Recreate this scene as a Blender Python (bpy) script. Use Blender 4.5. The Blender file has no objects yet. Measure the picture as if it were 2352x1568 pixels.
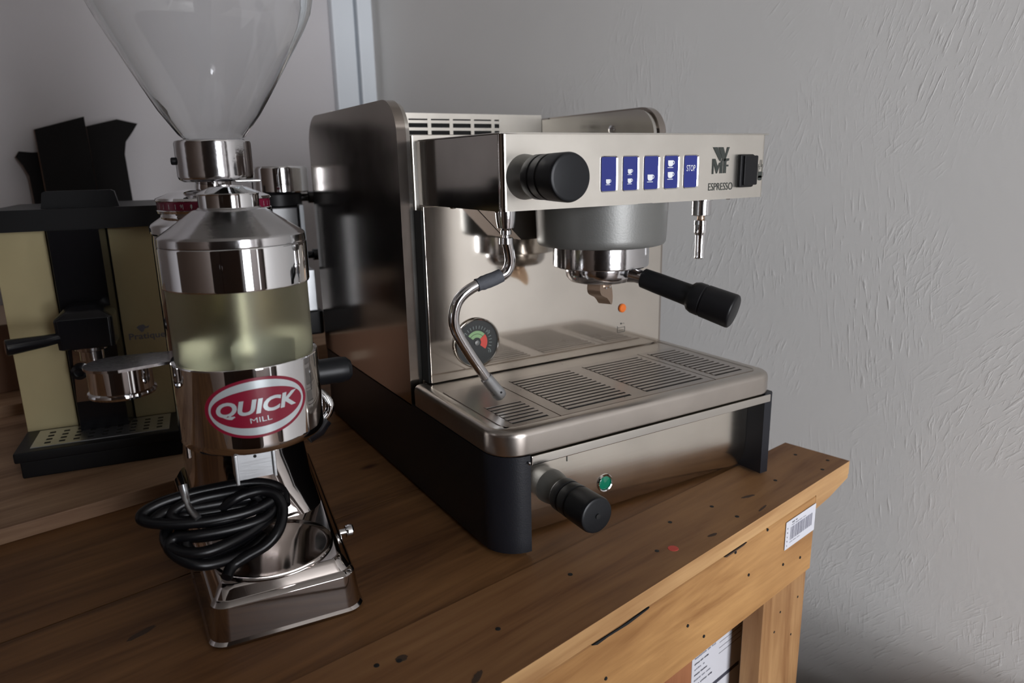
import bpy, bmesh, math, random
from mathutils import Vector, Matrix
R = math.radians
PI = math.pi
random.seed(7)
SC = bpy.context.scene
COL = SC.collection

# ------------------------------------------------------------------ camera
cam_d = bpy.data.cameras.new('camera')
cam = bpy.data.objects.new('camera', cam_d)
COL.objects.link(cam)
rt = Vector((0.85584047, -0.51684641, -0.02017114))
up = Vector((0.14102114, 0.19564002, 0.9704834))
fw = Vector((0.49764458, 0.83342352, -0.24032292))
m = Matrix((rt, up, -fw)).transposed().to_4x4()
m.translation = Vector((-.3216, -.5672, .3949))
cam.matrix_world = m
cam_d.sensor_width = 36
cam_d.lens = 1644.05 / 2352 * 36
cam_d.clip_start = .02
cam_d.dof.use_dof = True
cam_d.dof.focus_distance = .74
cam_d.dof.aperture_fstop = 6.3
SC.camera = cam

# ------------------------------------------------------------------ sky and exposure
w = bpy.data.worlds.new('sky')
SC.world = w
w.use_nodes = True
bg = w.node_tree.nodes['Background']
bg.inputs[0].default_value = (.93, .95, 1.0, 1)
bg.inputs[1].default_value = 9.0
SC.view_settings.view_transform = 'Standard'
SC.view_settings.look = 'None'
SC.view_settings.gamma = 1
SC.view_settings.use_curve_mapping = False
SC.view_settings.exposure = 0.86
try:
    SC.cycles.max_bounces = 14
    SC.cycles.glossy_bounces = 8
    SC.cycles.transmission_bounces = 10
    SC.cycles.diffuse_bounces = 6
    SC.cycles.sample_clamp_indirect = 6
    SC.cycles.use_denoising = True
    SC.cycles.caustics_reflective = False
except Exception:
    pass

TO = Vector((.5208, -.0328, 0))      # right front corner of the table top
TA = R(10.608)
def T2W(p):
    c, s = math.cos(TA), math.sin(TA)
    return Vector((TO.x + p[0]*c - p[1]*s, TO.y + p[0]*s + p[1]*c, p[2]))

# daylight through the two openings (portals only steer the sky light)
def portal(X0, X1, Z0, Z1, Y):
    ld = bpy.data.lights.new('window_portal', 'AREA')
    ld.shape = 'RECTANGLE'; ld.size = X1-X0; ld.size_y = Z1-Z0
    ld.cycles.is_portal = True
    o = bpy.data.objects.new('window_portal', ld); COL.objects.link(o)
    o.location = T2W(((X0+X1)/2, Y, (Z0+Z1)/2))
    o.rotation_euler = (R(90), 0, TA)       # faces +Y of the room
    return o
WIN = (-2.7, -.52, -.60, 1.60)
WY = -3.8
portal(WIN[0], WIN[1], WIN[2], WIN[3], WY-.02)

# ------------------------------------------------------------------ materials
def nt(name):
    m = bpy.data.materials.new(name); m.use_nodes = True
    n = m.node_tree; b = n.nodes['Principled BSDF']
    return m, n, b
def plain(name, col, rough=.5, metal=0., bump=0., bscale=200., spec=.5, coat=0.):
    m, n, b = nt(name)
    b.inputs['Base Color'].default_value = (*col, 1)
    b.inputs['Roughness'].default_value = rough
    b.inputs['Metallic'].default_value = metal
    b.inputs['Specular IOR Level'].default_value = spec
    b.inputs['Coat Weight'].default_value = coat
    if bump:
        tc = n.nodes.new('ShaderNodeTexCoord'); nz = n.nodes.new('ShaderNodeTexNoise'); bp = n.nodes.new('ShaderNodeBump')
        nz.inputs['Scale'].default_value = bscale; nz.inputs['Detail'].default_value = 4
        bp.inputs['Strength'].default_value = bump; bp.inputs['Distance'].default_value = .001
        n.links.new(tc.outputs['Object'], nz.inputs['Vector']); n.links.new(nz.outputs['Fac'], bp.inputs['Height'])
        n.links.new(bp.outputs['Normal'], b.inputs['Normal'])
    return m
def steel(name, col=(.62, .60, .56), rough=.2, brush=(1, 1, 1), bscale=60., rvar=.08, bump=.02, smudge=.0, aniso=0.):
    """metal with brushed grain and worn, uneven gloss"""
    m, n, b = nt(name)
    b.inputs['Metallic'].default_value = 1
    b.inputs['Anisotropic'].default_value = aniso
    tc = n.nodes.new('ShaderNodeTexCoord')
    mp = n.nodes.new('ShaderNodeMapping'); mp.inputs['Scale'].default_value = brush
    nz = n.nodes.new('ShaderNodeTexNoise'); nz.inputs['Scale'].default_value = bscale; nz.inputs['Detail'].default_value = 6
    n2 = n.nodes.new('ShaderNodeTexNoise'); n2.inputs['Scale'].default_value = 14; n2.inputs['Detail'].default_value = 5
    n.links.new(tc.outputs['Object'], mp.inputs['Vector']); n.links.new(mp.outputs[0], nz.inputs['Vector'])
    n.links.new(tc.outputs['Object'], n2.inputs['Vector'])
    mr = n.nodes.new('ShaderNodeMapRange'); mr.inputs[3].default_value = max(.01, rough-rvar); mr.inputs[4].default_value = rough+rvar
    mix = n.nodes.new('ShaderNodeMath'); mix.operation = 'ADD'
    h1 = n.nodes.new('ShaderNodeMath'); h1.operation = 'MULTIPLY'; h1.inputs[1].default_value = .5
    h2 = n.nodes.new('ShaderNodeMath'); h2.operation = 'MULTIPLY'; h2.inputs[1].default_value = .5
    n.links.new(nz.outputs['Fac'], h1.inputs[0]); n.links.new(n2.outputs['Fac'], h2.inputs[0])
    n.links.new(h1.outputs[0], mix.inputs[0]); n.links.new(h2.outputs[0], mix.inputs[1])
    n.links.new(mix.outputs[0], mr.inputs[0]); n.links.new(mr.outputs[0], b.inputs['Roughness'])
    cr = n.nodes.new('ShaderNodeValToRGB')
    cr.color_ramp.elements[0].position = .3; cr.color_ramp.elements[0].color = (*[c*(1-smudge) for c in col], 1)
    cr.color_ramp.elements[1].position = .62; cr.color_ramp.elements[1].color = (*col, 1)
    n.links.new(n2.outputs['Fac'], cr.inputs[0]); n.links.new(cr.outputs[0], b.inputs['Base Color'])
    if bump:
        bp = n.nodes.new('ShaderNodeBump'); bp.inputs['Strength'].default_value = bump; bp.inputs['Distance'].default_value = .0004
        n.links.new(nz.outputs['Fac'], bp.inputs['Height']); n.links.new(bp.outputs['Normal'], b.inputs['Normal'])
    return m
def wood(name, dark, light, axis='X', scale=1., rough=.55, knots=True, seed=0.):
    m, n, b = nt(name)
    tc = n.nodes.new('ShaderNodeTexCoord'); mp = n.nodes.new('ShaderNodeMapping')
    s = {'X': (1.2, 14, 14), 'Z': (14, 14, 1.2), 'Y': (14, 1.2, 14)}[axis]
    mp.inputs['Scale'].default_value = [k*scale for k in s]; mp.inputs['Location'].default_value = (seed, seed*1.7, seed*.6)
    n.links.new(tc.outputs['Object'], mp.inputs['Vector'])
    nz = n.nodes.new('ShaderNodeTexNoise'); nz.inputs['Scale'].default_value = 1.6; nz.inputs['Detail'].default_value = 7
    nz.inputs['Roughness'].default_value = .62; nz.inputs['Distortion'].default_value = 1.1
    n.links.new(mp.outputs[0], nz.inputs['Vector'])
    fine = n.nodes.new('ShaderNodeTexNoise'); fine.inputs['Scale'].default_value = 9; fine.inputs['Detail'].default_value = 6
    n.links.new(mp.outputs[0], fine.inputs['Vector'])
    big = n.nodes.new('ShaderNodeTexNoise'); big.inputs['Scale'].default_value = 5; big.inputs['Detail'].default_value = 3
    n.links.new(tc.outputs['Object'], big.inputs['Vector'])
    add = n.nodes.new('ShaderNodeMath'); add.operation = 'MULTIPLY_ADD'; add.inputs[1].default_value = .35
    n.links.new(fine.outputs['Fac'], add.inputs[0]); n.links.new(nz.outputs['Fac'], add.inputs[2])
    cr = n.nodes.new('ShaderNodeValToRGB')
    e = cr.color_ramp.elements
    e[0].position = .42; e[0].color = (*dark, 1); e[1].position = .86; e[1].color = (*light, 1)
    mid = cr.color_ramp.elements.new(.62); mid.color = (*[(a*.45+c*.55) for a, c in zip(dark, light)], 1)
    n.links.new(add.outputs[0], cr.inputs[0])
    mx = n.nodes.new('ShaderNodeMix'); mx.data_type = 'RGBA'; mx.blend_type = 'MULTIPLY'; mx.inputs[0].default_value = 1
    c2 = n.nodes.new('ShaderNodeValToRGB'); c2.color_ramp.elements[0].position = .3; c2.color_ramp.elements[0].color = (.72, .66, .62, 1)
    c2.color_ramp.elements[1].position = .6; c2.color_ramp.elements[1].color = (1, 1, 1, 1)
    n.links.new(big.outputs['Fac'], c2.inputs[0])
    n.links.new(cr.outputs[0], mx.inputs[6]); n.links.new(c2.outputs[0], mx.inputs[7])
    out = mx.outputs[2]
    if knots:
        vo = n.nodes.new('ShaderNodeTexVoronoi'); vo.inputs['Scale'].default_value = 4.6
        mp2 = n.nodes.new('ShaderNodeMapping')
        mp2.inputs['Scale'].default_value = {'X': (1, 2.2, 2.2), 'Z': (2.2, 2.2, 1), 'Y': (2.2, 1, 2.2)}[axis]
        mp2.inputs['Location'].default_value = (seed*3, seed, 0)
        n.links.new(tc.outputs['Object'], mp2.inputs['Vector']); n.links.new(mp2.outputs[0], vo.inputs['Vector'])
        k = n.nodes.new('ShaderNodeValToRGB')
        k.color_ramp.elements[0].position = .035; k.color_ramp.elements[0].color = (.22, .12, .07, 1)
        k.color_ramp.elements[1].position = .085; k.color_ramp.elements[1].color = (1, 1, 1, 1)
        n.links.new(vo.outputs['Distance'], k.inputs[0])
        m2 = n.nodes.new('ShaderNodeMix'); m2.data_type = 'RGBA'; m2.blend_type = 'MULTIPLY'; m2.inputs[0].default_value = 1
        n.links.new(out, m2.inputs[6]); n.links.new(k.outputs[0], m2.inputs[7]); out = m2.outputs[2]
    n.links.new(out, b.inputs['Base Color'])
    b.inputs['Roughness'].default_value = rough
    b.inputs['Specular IOR Level'].default_value = .35
    bp = n.nodes.new('ShaderNodeBump'); bp.inputs['Strength'].default_value = .25; bp.inputs['Distance'].default_value = .001
    n.links.new(add.outputs[0], bp.inputs['Height']); n.links.new(bp.outputs['Normal'], b.inputs['Normal'])
    return m
def plaster(name, col, strokes=1.0):
    m, n, b = nt(name)
    tc = n.nodes.new('ShaderNodeTexCoord')
    big = n.nodes.new('ShaderNodeTexNoise'); big.inputs['Scale'].default_value = 2.2; big.inputs['Detail'].default_value = 4
    n.links.new(tc.outputs['Object'], big.inputs['Vector'])
    # trowel strokes: three sets of stretched noise, each in patches of its own
    prev = None
    for k, (an, off) in enumerate(((-.30, 0.), (-.75, 3.), (.12, 7.))):
        vr = n.nodes.new('ShaderNodeVectorRotate'); vr.rotation_type = 'EULER_XYZ'; vr.inputs['Rotation'].default_value = (an, 0, 0)
        n.links.new(tc.outputs['Object'], vr.inputs['Vector'])
        mp = n.nodes.new('ShaderNodeMapping'); mp.inputs['Scale'].default_value = (170, 230, 34); mp.inputs['Location'].default_value = (off, off, off)
        n.links.new(vr.outputs[0], mp.inputs['Vector'])
        st = n.nodes.new('ShaderNodeTexNoise'); st.inputs['Scale'].default_value = 1.; st.inputs['Detail'].default_value = 3; st.inputs['Roughness'].default_value = .55
        n.links.new(mp.outputs[0], st.inputs['Vector'])
        rr = n.nodes.new('ShaderNodeValToRGB'); rr.color_ramp.elements[0].position = .56; rr.color_ramp.elements[1].position = .72
        n.links.new(st.outputs['Fac'], rr.inputs[0])
        mo = n.nodes.new('ShaderNodeMapping'); mo.inputs['Location'].default_value = (off*2, -off, off)
        n.links.new(tc.outputs['Object'], mo.inputs['Vector'])
        msk = n.nodes.new('ShaderNodeTexNoise'); msk.inputs['Scale'].default_value = 4.5; msk.inputs['Detail'].default_value = 3
        n.links.new(mo.outputs[0], msk.inputs['Vector'])
        mk = n.nodes.new('ShaderNodeValToRGB'); mk.color_ramp.elements[0].position = .50; mk.color_ramp.elements[1].position = .66
        n.links.new(msk.outputs['Fac'], mk.inputs[0])
        mu = n.nodes.new('ShaderNodeMath'); mu.operation = 'MULTIPLY'
        n.links.new(rr.outputs[0], mu.inputs[0]); n.links.new(mk.outputs[0], mu.inputs[1])
        if prev is not None:
            s_ = n.nodes.new('ShaderNodeMath'); s_.operation = 'ADD'; n.links.new(prev.outputs[0], s_.inputs[0]); n.links.new(mu.outputs[0], s_.inputs[1]); mu = s_
        prev = mu
    fi = n.nodes.new('ShaderNodeTexNoise'); fi.inputs['Scale'].default_value = 90; fi.inputs['Detail'].default_value = 5
    n.links.new(tc.outputs['Object'], fi.inputs['Vector'])
    ad = n.nodes.new('ShaderNodeMath'); ad.operation = 'MULTIPLY_ADD'; ad.inputs[1].default_value = .35
    n.links.new(fi.outputs['Fac'], ad.inputs[0]); n.links.new(mu.outputs[0], ad.inputs[2])
    bp = n.nodes.new('ShaderNodeBump'); bp.inputs['Strength'].default_value = .26*strokes; bp.inputs['Distance'].default_value = .0022
    n.links.new(ad.outputs[0], bp.inputs['Height']); n.links.new(bp.outputs['Normal'], b.inputs['Normal'])
    cr = n.nodes.new('ShaderNodeValToRGB'); cr.color_ramp.elements[0].position = .3; cr.color_ramp.elements[0].color = (*[c*.94 for c in col], 1)
    cr.color_ramp.elements[1].position = .7; cr.color_ramp.elements[1].color = (*col, 1)
    n.links.new(big.outputs['Fac'], cr.inputs[0]); n.links.new(cr.outputs[0], b.inputs['Base Color'])
    b.inputs['Roughness'].default_value = .8
    return m
def glass(name, col, rough=0., ior=1.46):
    m, n, b = nt(name)
    b.inputs['Base Color'].default_value = (*col, 1); b.inputs['Transmission Weight'].default_value = 1
    b.inputs['Roughness'].default_value = rough; b.inputs['IOR'].default_value = ior
    return m

M = {}
M['chrome'] = steel('chrome', (.78, .78, .79), .035, rvar=.02, bump=0)
M['chrome_worn'] = steel('worn_chrome', (.70, .69, .70), .13, rvar=.07, bscale=300, bump=.15, smudge=.2)
M['base_metal'] = steel('polished_base_metal', (.52, .48, .46), .075, rvar=.03, bump=0, smudge=.1)
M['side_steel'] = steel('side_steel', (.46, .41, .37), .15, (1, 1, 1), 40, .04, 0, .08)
M['rim_steel'] = steel('rim_steel', (.72, .69, .64), .16, (1, 1, .05), 200, .06, .01, .05)
M['back_steel'] = steel('back_steel', (.76, .71, .64), .085, (30, 1, 1), 20, .03, .006, .10)
M['panel_steel'] = steel('panel_steel', (.80, .76, .69), .33, (1, 30, 30), 20, .07, .03, .10)
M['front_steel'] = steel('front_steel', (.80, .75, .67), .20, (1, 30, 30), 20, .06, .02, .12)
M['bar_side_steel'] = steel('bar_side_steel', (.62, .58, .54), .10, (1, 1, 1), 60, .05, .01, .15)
M['tray_steel'] = steel('tray_steel', (.58, .53, .48), .30, (1, 1, 1), 90, .08, .02, .12)
M['grate_steel'] = steel('grate_steel', (.52, .47, .43), .30, (1, 1, 1), 90, .08, .02, .15)
M['cast_grey'] = plain('cast_grey', (.20, .20, .19), .42, .55, .1, 500)
M['black'] = plain('black_plastic', (.006, .006, .007), .42, 0, .06, 300, spec=.3)
M['black_gloss'] = plain('gloss_black', (.008, .008, .010), .20, 0, 0)
M['plinth_black'] = plain('plinth_black', (.009, .010, .014), .40, 0, .12, 700, spec=.4)
M['dark_void'] = plain('dark_gap', (.006, .006, .006), .8)
M['rubber'] = plain('black_rubber', (.004, .004, .005), .30, 0, .03, 400, spec=.3)
M['knob_black'] = plain('knob_black', (.008, .009, .011), .38, 0, .05, 400, spec=.32)
M['blue'] = plain('blue_button', (.018, .028, .20), .32)
M['white_print'] = plain('white_print', (.80, .82, .84), .5)
M['dark_print'] = plain('dark_print', (.03, .035, .03), .5)
M['amber'] = plain('amber_lens', (.85, .18, .02), .2, coat=.5)
M['green'] = plain('green_lens', (.0, .16, .09), .15, coat=.6)
M['gauge_face'] = plain('gauge_face', (.035, .037, .036), .35)
M['gauge_green'] = plain('gauge_green', (.26, .42, .20), .5)
M['gauge_red'] = plain('gauge_red', (.62, .07, .05), .5)
M['gauge_tick'] = plain('gauge_tick', (.25, .30, .28), .5)
M['crimson'] = plain('crimson_sticker', (.24, .010, .032), .3)
M['silver_print'] = plain('silver_print', (.62, .68, .70), .3, .35)
M['alu'] = steel('aluminium', (.62, .64, .66), .33, (1, 1, 8), 60, .08, .15, .2)
M['hopper'] = glass('clear_plastic', (.97, .98, .98), 0., 1.42)
M['window'] = glass('yellowed_plastic', (.88, .86, .68), .40, 1.30)
M['brass'] = steel('brass', (.62, .53, .30), .42, (1, 1, 1), 80, .06, .01, .08)
M['brass'].node_tree.nodes['Principled BSDF'].inputs['Metallic'].default_value = .45
M['brown_stain'] = plain('coffee_stained_metal', (.42, .30, .22), .3, .8, .2, 300)
M['sleeve'] = plain('charred_sleeve', (.10, .105, .12), .7, .2, .9, 260)
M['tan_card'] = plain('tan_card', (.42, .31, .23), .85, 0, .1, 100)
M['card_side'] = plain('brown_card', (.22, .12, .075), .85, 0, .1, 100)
M['red_band'] = plain('red_scale', (.20, .01, .04), .25)
M['paper'] = plain('paper', (.62, .62, .66), .7)
M['ink'] = plain('ink', (.05, .05, .07), .7)
M['grey_ink'] = plain('grey_ink', (.22, .22, .26), .7)
M['board_dark'] = plain('dark_board', (.010, .009, .009), .85, 0, .1, 60, spec=.2)
M['ply_edge'] = wood('ply_edge', (.10, .06, .035), (.22, .13, .08), 'Z', knots=False)
M['white_paint'] = plain('white_paint', (.74, .78, .82), .45)
M['wall_smooth'] = plaster('smooth_wall', (.60, .575, .585), .25)
M['wall_end'] = plaster('trowelled_wall', (.74, .725, .70), 1.)
M['floor'] = plain('floor_brown', (.09, .055, .035), .6, 0, .2, 30)
M['ceiling'] = plain('ceiling_white', (.45, .43, .40), .8)
M['wood_front'] = wood('pine_front', (.22, .090, .028), (.54, .30, .115), 'X', seed=1.3)
M['wood_edge'] = wood('pine_edge', (.34, .17, .065), (.60, .37, .17), 'X', seed=5.3, knots=False)
M['wood_top'] = wood('pine_plank', (.15, .060, .022), (.33, .170, .070), 'X', seed=2.1)
M['wood_inner'] = wood('ply_top', (.075, .028, .009), (.27, .130, .048), 'X', seed=4.4)
M['wood_rear'] = wood('pine_rear', (.22, .115, .065), (.56, .37, .23), 'X', seed=7.7)
M['wood_leg'] = wood('pine_leg', (.22, .095, .035), (.48, .28, .125), 'Z', seed=3.3)
M['wood_reddish'] = wood('pine_post', (.20, .07, .03), (.40, .17, .08), 'Z', seed=9.3, knots=False)  # redder, darker pine for the panel and apron under the top
M['knot'] = plain('dark_knot', (.060, .034, .020), .8)
M['curtain'] = plain('mauve_curtain', (.10, .075, .065), .9)
M['cabinet_dark'] = plain('dark_cabinet', (.055, .032, .020), .6)

# ------------------------------------------------------------------ helpers
def link(name, me, mat, parent=None, smooth=35):
    for i, mm in enumerate(mat if isinstance(mat, (list, tuple)) else [mat]):
        me.materials.append(mm)
    o = bpy.data.objects.new(name, me); COL.objects.link(o)
    if parent is not None: o.parent = parent
    if smooth:
        for p in me.polygons: p.use_smooth = True
        try: me.set_sharp_from_angle(angle=R(smooth))
        except Exception: pass
        wn = o.modifiers.new('even_normals', 'WEIGHTED_NORMAL'); wn.keep_sharp = True; wn.weight = 60
    return o
def part(name, bm, mat, parent=None, smooth=35, label=None):
    bmesh.ops.recalc_face_normals(bm, faces=bm.faces)
    me = bpy.data.meshes.new(name); bm.to_mesh(me); bm.free()
    o = link(name, me, mat, parent, smooth)
    if label: o['label'] = label
    return o
def thing(name, label, cat, loc=(0, 0, 0), rz=0, group=None, rot=None):
    o = bpy.data.objects.new(name, None); COL.objects.link(o)
    o.empty_display_size = .05
    o.location = loc; o.rotation_euler = rot if rot else (0, 0, rz)
    o['label'] = label; o['category'] = cat
    if group: o['group'] = group
    return o
def tag(o, label, cat, group=None):
    o['label'] = label; o['category'] = cat
    if group: o['group'] = group
    return o
def struct(name, bm, mat, smooth=0):
    o = part(name, bm, mat, None, smooth); o['kind'] = 'structure'
    o.location = (TO.x, TO.y, 0); o.rotation_euler = (0, 0, TA)
    return o
def B(): return bmesh.new()
def box(bm, x0, x1, y0, y1, z0, z1, bev=0., seg=2, mi=0):
    vs = [bm.verts.new(p) for p in ((x0,y0,z0),(x1,y0,z0),(x1,y1,z0),(x0,y1,z0),(x0,y0,z1),(x1,y0,z1),(x1,y1,z1),(x0,y1,z1))]
    fs = [bm.faces.new([vs[i] for i in f]) for f in ((0,3,2,1),(4,5,6,7),(0,1,5,4),(1,2,6,5),(2,3,7,6),(3,0,4,7))]
    for f in fs: f.material_index = mi
    if bev:
        es = list({e for f in fs for e in f.edges})
        r = bmesh.ops.bevel(bm, geom=es, offset=bev, segments=seg, affect='EDGES', profile=.5)
        for f in r['faces']: f.material_index = mi
        vs = list({v for f in r['faces'] for v in f.verts} | {v for v in vs if v.is_valid})
    return vs
def xf(bm, vs, mat):
    for v in vs:
        if v.is_valid: v.co = mat @ v.co
def loft(bm, rings, cap=True, closed=True):
    rv = [[bm.verts.new(p) for p in r] for r in rings]
    n = len(rv[0])
    for a, b in zip(rv[:-1], rv[1:]):
        for i in range(n if closed else n-1):
            j = (i+1) % n
            bm.faces.new((a[i], a[j], b[j], b[i]))
    if cap:
        bm.faces.new(rv[0][::-1]); bm.faces.new(rv[-1])
    return [v for r in rv for v in r]
def lathe(bm, prof, c=(0, 0, 0), n=64, cap=True, axis='Z'):
    """prof: list of (radius, height)"""
    rings = []
    for r, h in prof:
        r = max(r, 1e-5); ring = []
        for i in range(n):
            a = 2*PI*i/n
            if axis == 'Z': ring.append((c[0]+r*math.cos(a), c[1]+r*math.sin(a), c[2]+h))
            elif axis == 'Y': ring.append((c[0]+r*math.cos(a), c[1]+h, c[2]+r*math.sin(a)))
            else: ring.append((c[0]+h, c[1]+r*math.cos(a), c[2]+r*math.sin(a)))
        rings.append(ring)
    return loft(bm, rings, cap)
def spline(pts, n=8):
    """Catmull-Rom through points"""
    P = [Vector(p) for p in pts]; P = [2*P[0]-P[1]] + P + [2*P[-1]-P[-2]]
    out = []
    for i in range(1, len(P)-2):
        for k in range(n):
            t = k/n; a, b, c, d = P[i-1], P[i], P[i+1], P[i+2]
            out.append(.5*((2*b)+(-a+c)*t+(2*a-5*b+4*c-d)*t*t+(-a+3*b-3*c+d)*t**3))
    out.append(P[-2]); return out
def tube(bm, pts, r, n=14, cap=True):
    """r may be a number or a list per point"""
    P = [Vector(p) for p in pts]; rings = []; u = None
    for i, p in enumerate(P):
        t = (P[min(i+1, len(P)-1)]-P[max(i-1, 0)]).normalized()
        if u is None:
            u = t.cross(Vector((0, 0, 1)));
            if u.length < .1: u = t.cross(Vector((0, 1, 0)))
            u.normalize()
        else:
            u = (u - t*u.dot(t)).normalized()
        v = t.cross(u); rr = r[i] if isinstance(r, (list, tuple)) else r
        rings.append([p+rr*(u*math.cos(2*PI*k/n)+v*math.sin(2*PI*k/n)) for k in range(n)])
    return loft(bm, rings, cap)
def rrect(x0, x1, y0, y1, r, n=6, rs=None):
    """rounded rectangle outline, counter-clockwise; rs = radii (fl, fr, br, bl)"""
    rs = rs or (r, r, r, r); out = []
    for (cx, cy, sx, sy, a0, q) in ((x0, y0, 1, 1, 180, rs[0]), (x1, y0, -1, 1, 270, rs[1]), (x1, y1, -1, -1, 0, rs[2]), (x0, y1, 1, -1, 90, rs[3])):
        q = max(q, 1e-4); ox, oy = cx+sx*q, cy+sy*q
        for k in range(n+1):
            a = R(a0+90*k/n); out.append((ox+q*math.cos(a), oy+q*math.sin(a)))
    return out
def prism(bm, poly, h0, h1, axis='Z', mi=0):
    """extrude polygon (a,b): axis Z -> (a,b,h), Y -> (a,h,b), X -> (h,a,b)"""
    f = {'Z': lambda a, b, h: (a, b, h), 'Y': lambda a, b, h: (a, h, b), 'X': lambda a, b, h: (h, a, b)}[axis]
    A = [bm.verts.new(f(a, b, h0)) for a, b in poly]; C = [bm.verts.new(f(a, b, h1)) for a, b in poly]
    n = len(poly); fs = [bm.faces.new(A[::-1]), bm.faces.new(C)]
    for i in range(n): fs.append(bm.faces.new((A[i], A[(i+1) % n], C[(i+1) % n], C[i])))
    for q in fs: q.material_index = mi
    return A + C
def bevel_rim(bm, off, seg=3, ang=60):
    es = [e for e in bm.edges if len(e.link_faces) == 2 and e.calc_face_angle(0) > R(ang)]
    bmesh.ops.bevel(bm, geom=es, offset=off, segments=seg, affect='EDGES', profile=.5)
def text_bm(s, size, width=None, shear=0., extrude=0., bold=0.):
    """flat lettering in the XY plane, centred, as a bmesh"""
    cu = bpy.data.curves.new('lettering', 'FONT'); cu.body = s; cu.size = size; cu.align_x = 'CENTER'; cu.align_y = 'CENTER'
    cu.shear = shear; cu.offset = bold; cu.extrude = extrude; cu.resolution_u = 4
    o = bpy.data.objects.new('lettering_tmp', cu); COL.objects.link(o)
    dg = bpy.context.evaluated_depsgraph_get(); me = bpy.data.meshes.new_from_object(o.evaluated_get(dg))
    bm = bmesh.new(); bm.from_mesh(me)
    bpy.data.objects.remove(o); bpy.data.curves.remove(cu); bpy.data.meshes.remove(me)
    xs = [v.co.x for v in bm.verts]; ys = [v.co.y for v in bm.verts]
    cx, cy = (min(xs)+max(xs))/2, (min(ys)+max(ys))/2
    k = 1 if width is None else width/(max(xs)-min(xs))
    for v in bm.verts: v.co.x = (v.co.x-cx)*k; v.co.y -= cy
    return bm
def place_text(name, s, size, width, mat, parent, origin, ux, uy, **kw):
    bm = text_bm(s, size, width, **kw); ux, uy, o = Vector(ux), Vector(uy), Vector(origin)
    for v in bm.verts: v.co = o + ux*v.co.x + uy*v.co.y
    me = bpy.data.meshes.new(name); bm.to_mesh(me); bm.free()
    return link(name, me, mat, parent, 0)

# ------------------------------------------------------------------ the room (frame of the table, turned 10.6 degrees)
FZ, CZ = -.90, 1.75
XE, YB, XL, YF = .14, 1.36, -3.4, WY
bm = B(); box(bm, XL, XE, YF, YB, FZ-.05, FZ); struct('floor', bm, M['floor'])
bm = B(); box(bm, XL, XE, YF, YB, CZ, CZ+.05); struct('ceiling', bm, M['ceiling'])
bm = B(); box(bm, XE, XE+.1, YF-.1, YB+.1, FZ, CZ); struct('wall_right', bm, M['wall_end'])
bm = B(); box(bm, XL-.1, XE, YB, YB+.1, FZ, CZ); struct('wall_back', bm, M['wall_smooth'])
bm = B(); box(bm, XL-.1, XL, YF-.1, YB, FZ, CZ); struct('wall_left', bm, M['cabinet_dark'])
bm = B()
box(bm, XL, WIN[0], YF-.1, YF, FZ, CZ); box(bm, WIN[1], XE, YF-.1, YF, FZ, CZ)
box(bm, WIN[0], WIN[1], YF-.1, YF, WIN[3], CZ); box(bm, WIN[0], WIN[1], YF-.1, YF, FZ, WIN[2])
struct('wall_front', bm, M['wall_smooth'])
bm = B()
for x in (WIN[0], (WIN[0]+WIN[1])/2-.025, WIN[1]-.05): box(bm, x, x+.05, YF-.07, YF-.03, WIN[2], WIN[3])
for z in (WIN[2], .45, WIN[3]-.05): box(bm, WIN[0], WIN[1], YF-.07, YF-.03, z, z+.05)
struct('window_1', bm, M['white_paint'])
# white trim in the far corner
bm = B(); box(bm, .015, .076, YB-.022, YB-.001, FZ, CZ, .003); box(bm, .082, .124, YB-.030, YB-.001, FZ, CZ, .003)
struct('trim_1', bm, M['white_paint'])
# unseen curtain, added to give the splash panel a dark reflection
cu_ = thing('curtain', 'mauve brown curtain added out of view by the right wall, for a dark reflection in the splash panel', 'curtain', T2W((.07, -2.2, FZ)), TA)
bm = B(); ns = 60; f_ = []
for k in range(ns+1):
    y = -.62+1.0*k/ns; f_.append((.030*math.sin(k*1.05)+.010*math.sin(k*.37), y))
outl_ = f_+[(x-.004, y) for x, y in f_[::-1]]
prism(bm, outl_, .02, 2.35); part('fabric', bm, M['curtain'], cu_, 0)
bm = B(); tube(bm, [(0, -.7, 2.37), (0, .5, 2.37)], .012, 12); part('rail', bm, M['white_paint'], cu_)
# unseen cabinet, added behind the camera to block window light from the left side
cb = thing('shading_cabinet', 'tall dark wooden cabinet added out of view to shade the left part of the room', 'cabinet', T2W((-1.53, -.98, FZ)), TA)
bm = B(); box(bm, -.60, .60, -.25, .25, .05, 2.2, .01); part('body', bm, M['cabinet_dark'], cb)
for sx in (-1, 1):
    bm = B(); box(bm, min(0, sx*.59)+.004, max(0, sx*.59)-.004, .25, .27, .08, 2.17, .004); d = part('door', bm, M['cabinet_dark'], cb)
    bm = B(); lathe(bm, [(.004, 0), (.004, .02), (.012, .022), (.012, .032), (.002, .034)], (sx*.05, .27, 1.1), 16, axis='Y'); part('knob', bm, M['chrome_worn'], d)

# slatted crate added below the view to shade the lower right wall
lc = thing('shading_crate', 'low dark wooden crate added on the floor out of view to shade the lower right wall', 'crate', T2W((-.17, -.37, FZ)), TA)
for k in range(5):
    for sy in (-1, 1):
        bm = B(); box(bm, -.30, .30, sy*.08-.01, sy*.08+.01, .01+.114*k, .115+.114*k, .002, 1); part('slat', bm, M['cabinet_dark'], lc, 0)
    for sx in (-1, 1):
        bm = B(); box(bm, sx*.29-.01, sx*.29+.01, -.069, .069, .01+.114*k, .115+.114*k, .002, 1); part('slat', bm, M['cabinet_dark'], lc, 0)
bm = B(); box(bm, -.305, .305, -.095, .095, .581, .600, .002); part('lid', bm, M['cabinet_dark'], lc, 0)

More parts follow.
